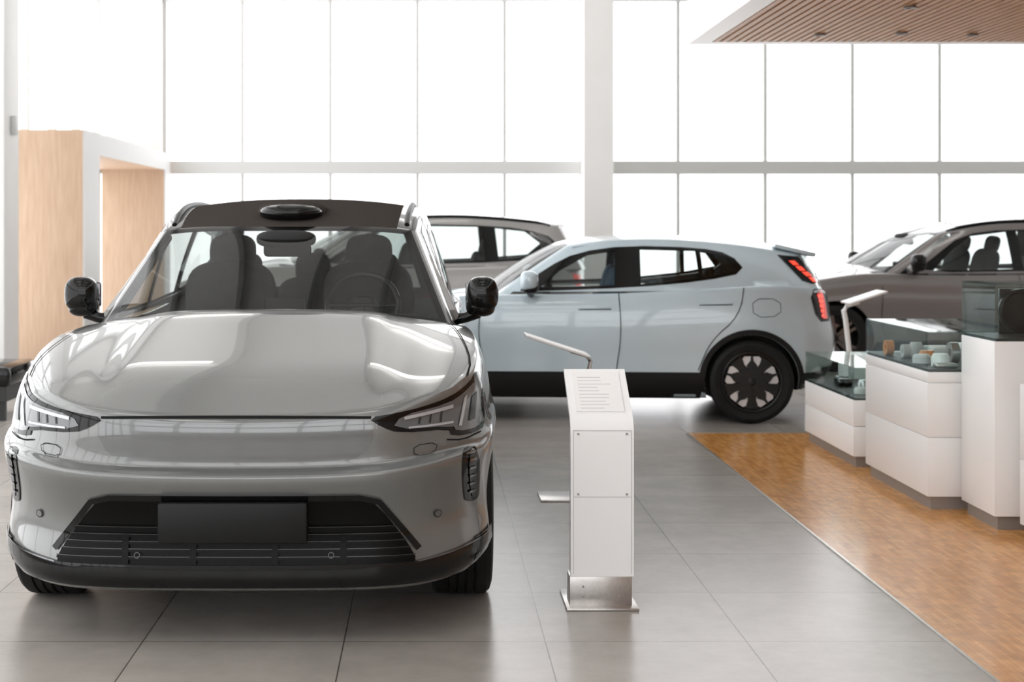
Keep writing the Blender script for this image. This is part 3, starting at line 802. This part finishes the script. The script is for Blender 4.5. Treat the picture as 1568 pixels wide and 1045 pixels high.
boxes('frame', [(-4.06, -3.36, 11.95, 12.68, .16, .29), (-4.02, -3.96, 12.0, 12.06, 0, .2), (-3.45, -3.39, 12.0, 12.06, 0, .2), (-4.02, -3.96, 12.58, 12.64, 0, .2), (-3.45, -3.39, 12.58, 12.64, 0, .2)], 'dark', B)
lst = []
for k in range(9): lst.append((-3.6+k*1.55-.05, -3.6+k*1.55+.05, Y0, Y1, ZC-.22, ZC-.02))
boxes('ceiling_joists', lst, 'beam')
for k, yy in enumerate((-2.5, 1.5, 5.2, 13.8, 17.5)):
    bm = bmesh.new()
    for xx in (-2.8, 0.3, 3.4, 6.5):
        if xx > 2 and yy < 11 : continue
        add_box(bm, xx-.6, xx+.6, yy-.15, yy+.15, ZC-.30, ZC-.25, 0, 0)
    bm_obj('ceiling_fill_panel', bm, 'ceil_fill')  # unseen emissive panels, added to light the room and reflect in the bodywork
Q = empty('slatted_soffit')
ZS = 2.92; YS = -4.2; XS = 9.5
boxes('fascia', [(1.937, 2.09, YS, 11.25, ZS, 3.9), (2.09, XS, 11.1, 11.25, ZS, 3.9), (1.937, XS, YS, 11.25, 3.9, 4.0)], 'white', Q)
box('backing', 2.09, XS, YS, 11.1, ZS+.05, ZS+.07, 'slat', 0, Q)
bm = bmesh.new(); x = 2.10
while x < XS-.05:
    add_box(bm, x, x+.038, YS, 11.09, ZS, ZS+.05); x += .060
bm_obj('slats', bm, 'slat', Q)
bm = bmesh.new()
for (lx, ly) in ((2.77, 10.64), (3.32, 10.55), (3.85, 10.64), (2.98, 9.3), (4.5, 9.3), (2.77, 7), (3.85, 7), (2.77, 4), (3.85, 4)):
    lathe(bm, [(.040, ZS-.004), (.045, ZS-.015), (.032, ZS-.015), (.028, ZS+.01), (.001, ZS+.01)], 20, 0, 'z', (lx, ly, 0))
bm_obj('downlights', bm, 'plinth', Q, True)

# ------------------------------------------------------------ info kiosk
K = empty('info_kiosk')
kx0, kx1, ky = .575, .832, 6.10
prof = [(ky, .13)]
prof += [(ky, .70)]
for q in range(1, 8):
    a = math.radians(q*8.5); prof.append((ky+.10*(1-math.cos(a)), .70+.10*math.sin(a)))
prof.append((ky+.30, .945))
bm = bmesh.new(); t = .022
n = len(prof); rows = []
for i, (yy, zz) in enumerate(prof):
    a = prof[max(i-1, 0)]; b = prof[min(i+1, n-1)]; d = math.hypot(b[0]-a[0], b[1]-a[1])
    ny, nz = (b[1]-a[1])/d, -(b[0]-a[0])/d
    rows.append([bm.verts.new((kx0, yy, zz)), bm.verts.new((kx1, yy, zz)), bm.verts.new((kx1, yy+ny*t, zz+nz*t)), bm.verts.new((kx0, yy+ny*t, zz+nz*t))])
for i in range(n-1):
    for k in range(4):
        bm.faces.new((rows[i][k], rows[i][(k+1) % 4], rows[i+1][(k+1) % 4], rows[i+1][k]))
bm.faces.new(rows[0]); bm.faces.new(rows[-1])
bmesh.ops.recalc_face_normals(bm, faces=bm.faces)
bm_obj('front_panel', bm, 'white', K, True, 25)
box('post', kx0+.006, kx1-.006, ky+.02, ky+.11, .03, .70, 'white', .004, K)
box('base_bracket', kx0-.004, kx1-.008, ky-.004, ky+.12, .01, .13, 'steel', .003, K)
box('base_plate', kx0-.02, kx1+.015, ky-.05, ky+.28, 0, .012, 'steel', .003, K)
boxes('panel_seams', [(kx0+.012, kx1-.012, ky-.0015, ky, .452, .4545), (kx0+.012, kx1-.012, ky-.0015, ky, .722, .7245), (kx0+.010, kx0+.012, ky-.0015, ky, .14, .7245), (kx1-.012, kx1-.010, ky-.0015, ky, .14, .7245)], 'ink', K)
bm = bmesh.new()
for (sx, sz) in ((kx0+.03, .71), (kx1-.03, .71), (kx0+.03, .465), (kx1-.03, .465), (kx0+.05, .09), (kx0+.05, .05), (kx1-.06, .09), (kx1-.06, .05)):
    add_box(bm, sx-.004, sx+.004, ky-.008, ky, sz-.004, sz+.004, .002)
bm_obj('screws', bm, 'plinth', K, True)
ang = math.atan2(.945-prof[-2][1], prof[-1][0]-prof[-2][0]); y_a, z_a = prof[-2]
Mx = Matrix.Translation((0, y_a, z_a)) @ Matrix.Rotation(ang, 4, 'X')
bm = bmesh.new(); Ls = math.hypot(prof[-1][0]-y_a, .945-z_a)
add_box(bm, kx0+.03, kx1-.03, .01, Ls-.02, .001, .003, 0, 0, 2, Mx)
bm_obj('info_sheet', bm, 'wall', K)
bm = bmesh.new()
for k in range(10):
    yy = .03+k*(Ls-.07)/10
    add_box(bm, kx0+.05, kx0+.05+random.uniform(.08, .15), yy, yy+.0025, .003, .0036, 0, 0, 2, Mx)
bm_obj('info_text', bm, 'ink', K)

# ------------------------------------------------------------ slim lectern signs
def lectern(loc, rz, h=.86, mat='steel', r=.012, pl=.19):
    E = empty('sign_stand', loc, rz)
    bm = bmesh.new()
    tube(bm, [(0, 0, .01), (.03, 0, h*.4), (.08, 0, h*.85), (.095, 0, h*.93), (.07, 0, h*.97), (-.02, 0, h)], r, 10)
    bm_obj('pole', bm, mat, E, True)
    box('base', -.20, .06, -.14, .14, 0, .012, mat, .003, E)
    box('sign_plate', -pl, pl, -.14, .14, -.007, .007, 'white', .005, E, Matrix.Translation((.09-pl, 0, h+.035)) @ Matrix.Rotation(math.radians(18), 4, 'Y'))
    return E
lectern((.83, 8.60, 0), 0, .84)
lectern((3.27, 11.5, 0), math.radians(180), .98, 'white', .020, .15)

# ------------------------------------------------------------ display cases
def case(x0, x1, y0, y1, zt, gh, seams, items=None, tray=True):
    E = empty('display_case')
    box('plinth', x0+.025, x1-.025, y0+.025, y1-.025, .006, .075, 'plinth', 0, E)
    zs = [.075]+seams+[zt]
    bm = bmesh.new()
    for a, b in zip(zs[:-1], zs[1:]): add_box(bm, x0, x1, y0, y1, a+.002, b-.002, .003)
    add_box(bm, x0+.01, x1-.01, y0+.01, y1-.01, .08, zt-.01)
    bm_obj('cabinet', bm, 'white', E, True)
    if gh:
        box('tray', x0+.01, x1-.01, y0+.01, y1-.01, zt-.002, zt+.012, 'dark', 0, E)
        t = .006; z0, z1 = zt, zt+gh
        boxes('glass_cover', [(x0+.002, x1-.002, y0+.002, y0+.002+t, z0, z1), (x0+.002, x1-.002, y1-t-.002, y1-.002, z0, z1), (x0+.002, x0+.002+t, y0+.008, y1-.008, z0, z1), (x1-t-.002, x1-.002, y0+.008, y1-.008, z0, z1), (x0+.008, x1-.008, y0+.008, y1-.008, z1-t, z1)], 'case_glass', E)
    if items: items(E)
    return E
def items1(E):
    z = .452
    for (x, y, r, h, m) in ((2.85, 9.9, .05, .04, 'frame'), (2.95, 10.2, .04, .06, 'alu'), (2.9, 10.55, .055, .05, 'chrome_dark'), (3.05, 9.8, .05, .08, 'frame')):
        bm = bmesh.new(); lathe(bm, [(.001, z), (r, z), (r, z+h*.6), (r*.8, z+h), (.001, z+h)], 24, 0, 'z', (x, y, 0)); bm_obj('exhibit', bm, m, E, True)
    for (x, y, m) in ((2.82, 10.35, 'chrome_dark'), (2.95, 9.95, 'frame')):
        box('exhibit_box', x, x+.10, y, y+.12, z, z+.05, m, .012, E)
def items2(E):
    z = .772
    def cyl(x, y, r, h, m, zz=z):
        bm = bmesh.new(); lathe(bm, [(.001, zz), (r, zz), (r*1.02, zz+h*.7), (r*.8, zz+h), (.001, zz+h)], 24, 0, 'z', (x, y, 0)); bm_obj('exhibit', bm, m, E, True)
    def wh(x, y, r, m):
        bm = bmesh.new(); lathe(bm, [(r*.4, -.02), (r, -.022), (r, .022), (r*.4, .02), (r*.4, -.02)], 24, 0, 'x', (x, y, z+r)); bm_obj('exhibit_ring', bm, m, E, True, 40)
    wh(2.80, 9.15, .045, 'orange'); wh(2.84, 8.95, .04, 'frame'); cyl(2.9, 8.75, .045, .06, 'orange'); cyl(2.82, 8.6, .05, .05, 'white')
    cyl(2.95, 9.1, .04, .08, 'frame'); cyl(2.86, 8.4, .05, .07, 'white'); wh(3.0, 8.6, .06, 'alu'); cyl(3.05, 8.35, .06, .09, 'white')
    cyl(3.12, 8.8, .04, .10, 'alu'); box('exhibit_box', 3.0, 3.15, 8.95, 9.15, z, z+.06, 'frame', .015, E)
    box('exhibit_box', 2.80, 2.92, 8.28, 8.36, z, z+.025, 'steel', .008, E); box('exhibit_box', 3.12, 3.22, 8.45, 8.6, z, z+.07, 'chrome_dark', .015, E)
def items3(E):
    z = .982
    box('exhibit_backboard', 3.03, 3.38, 7.98, 8.0, z, z+.24, 'bar_grey', .004, E)
    bm = bmesh.new(); lathe(bm, [(.001, 0), (.10, 0), (.115, -.012), (.115, -.03), (.10, -.035), (.09, -.02), (.001, -.02)], 40, 0, 'y', (3.13, 7.98, z+.125)); bm_obj('exhibit_dial', bm, 'rim_dark', E, True, 30)
case(2.72, 3.30, 9.63, 10.87, .44, .21, [.27], items1)
case(2.72, 3.30, 8.195, 9.36, .76, .22, [.40, .70], items2)
case(2.874, 3.40, 7.634, 8.11, .97, .29, [], items3)
case(2.93, 3.5, 6.55, 7.45, .775, 0, [.40])
case(3.05, 3.6, 10.93, 11.2, .62, 0, [.3])

# ------------------------------------------------------------ world, camera
w = bpy.data.worlds.new('overcast_sky'); SC.world = w; w.use_nodes = True
bg = w.node_tree.nodes['Background']; bg.inputs['Color'].default_value = (.985, .985, 1, 1); bg.inputs['Strength'].default_value = 3.1

cam = bpy.data.cameras.new('camera'); co = bpy.data.objects.new('camera', cam); SC.collection.objects.link(co)
co.location = (0, 0, 1.55); co.rotation_euler = (math.radians(90), 0, 0)
cam.sensor_width = 36; cam.lens = 2300/1568*36
cam.shift_x = (784-657)/1568; cam.shift_y = -(522.5-348)/1568
cam.dof.use_dof = True; cam.dof.focus_distance = 6.0; cam.dof.aperture_fstop = 3.6
cam.clip_end = 200
SC.camera = co
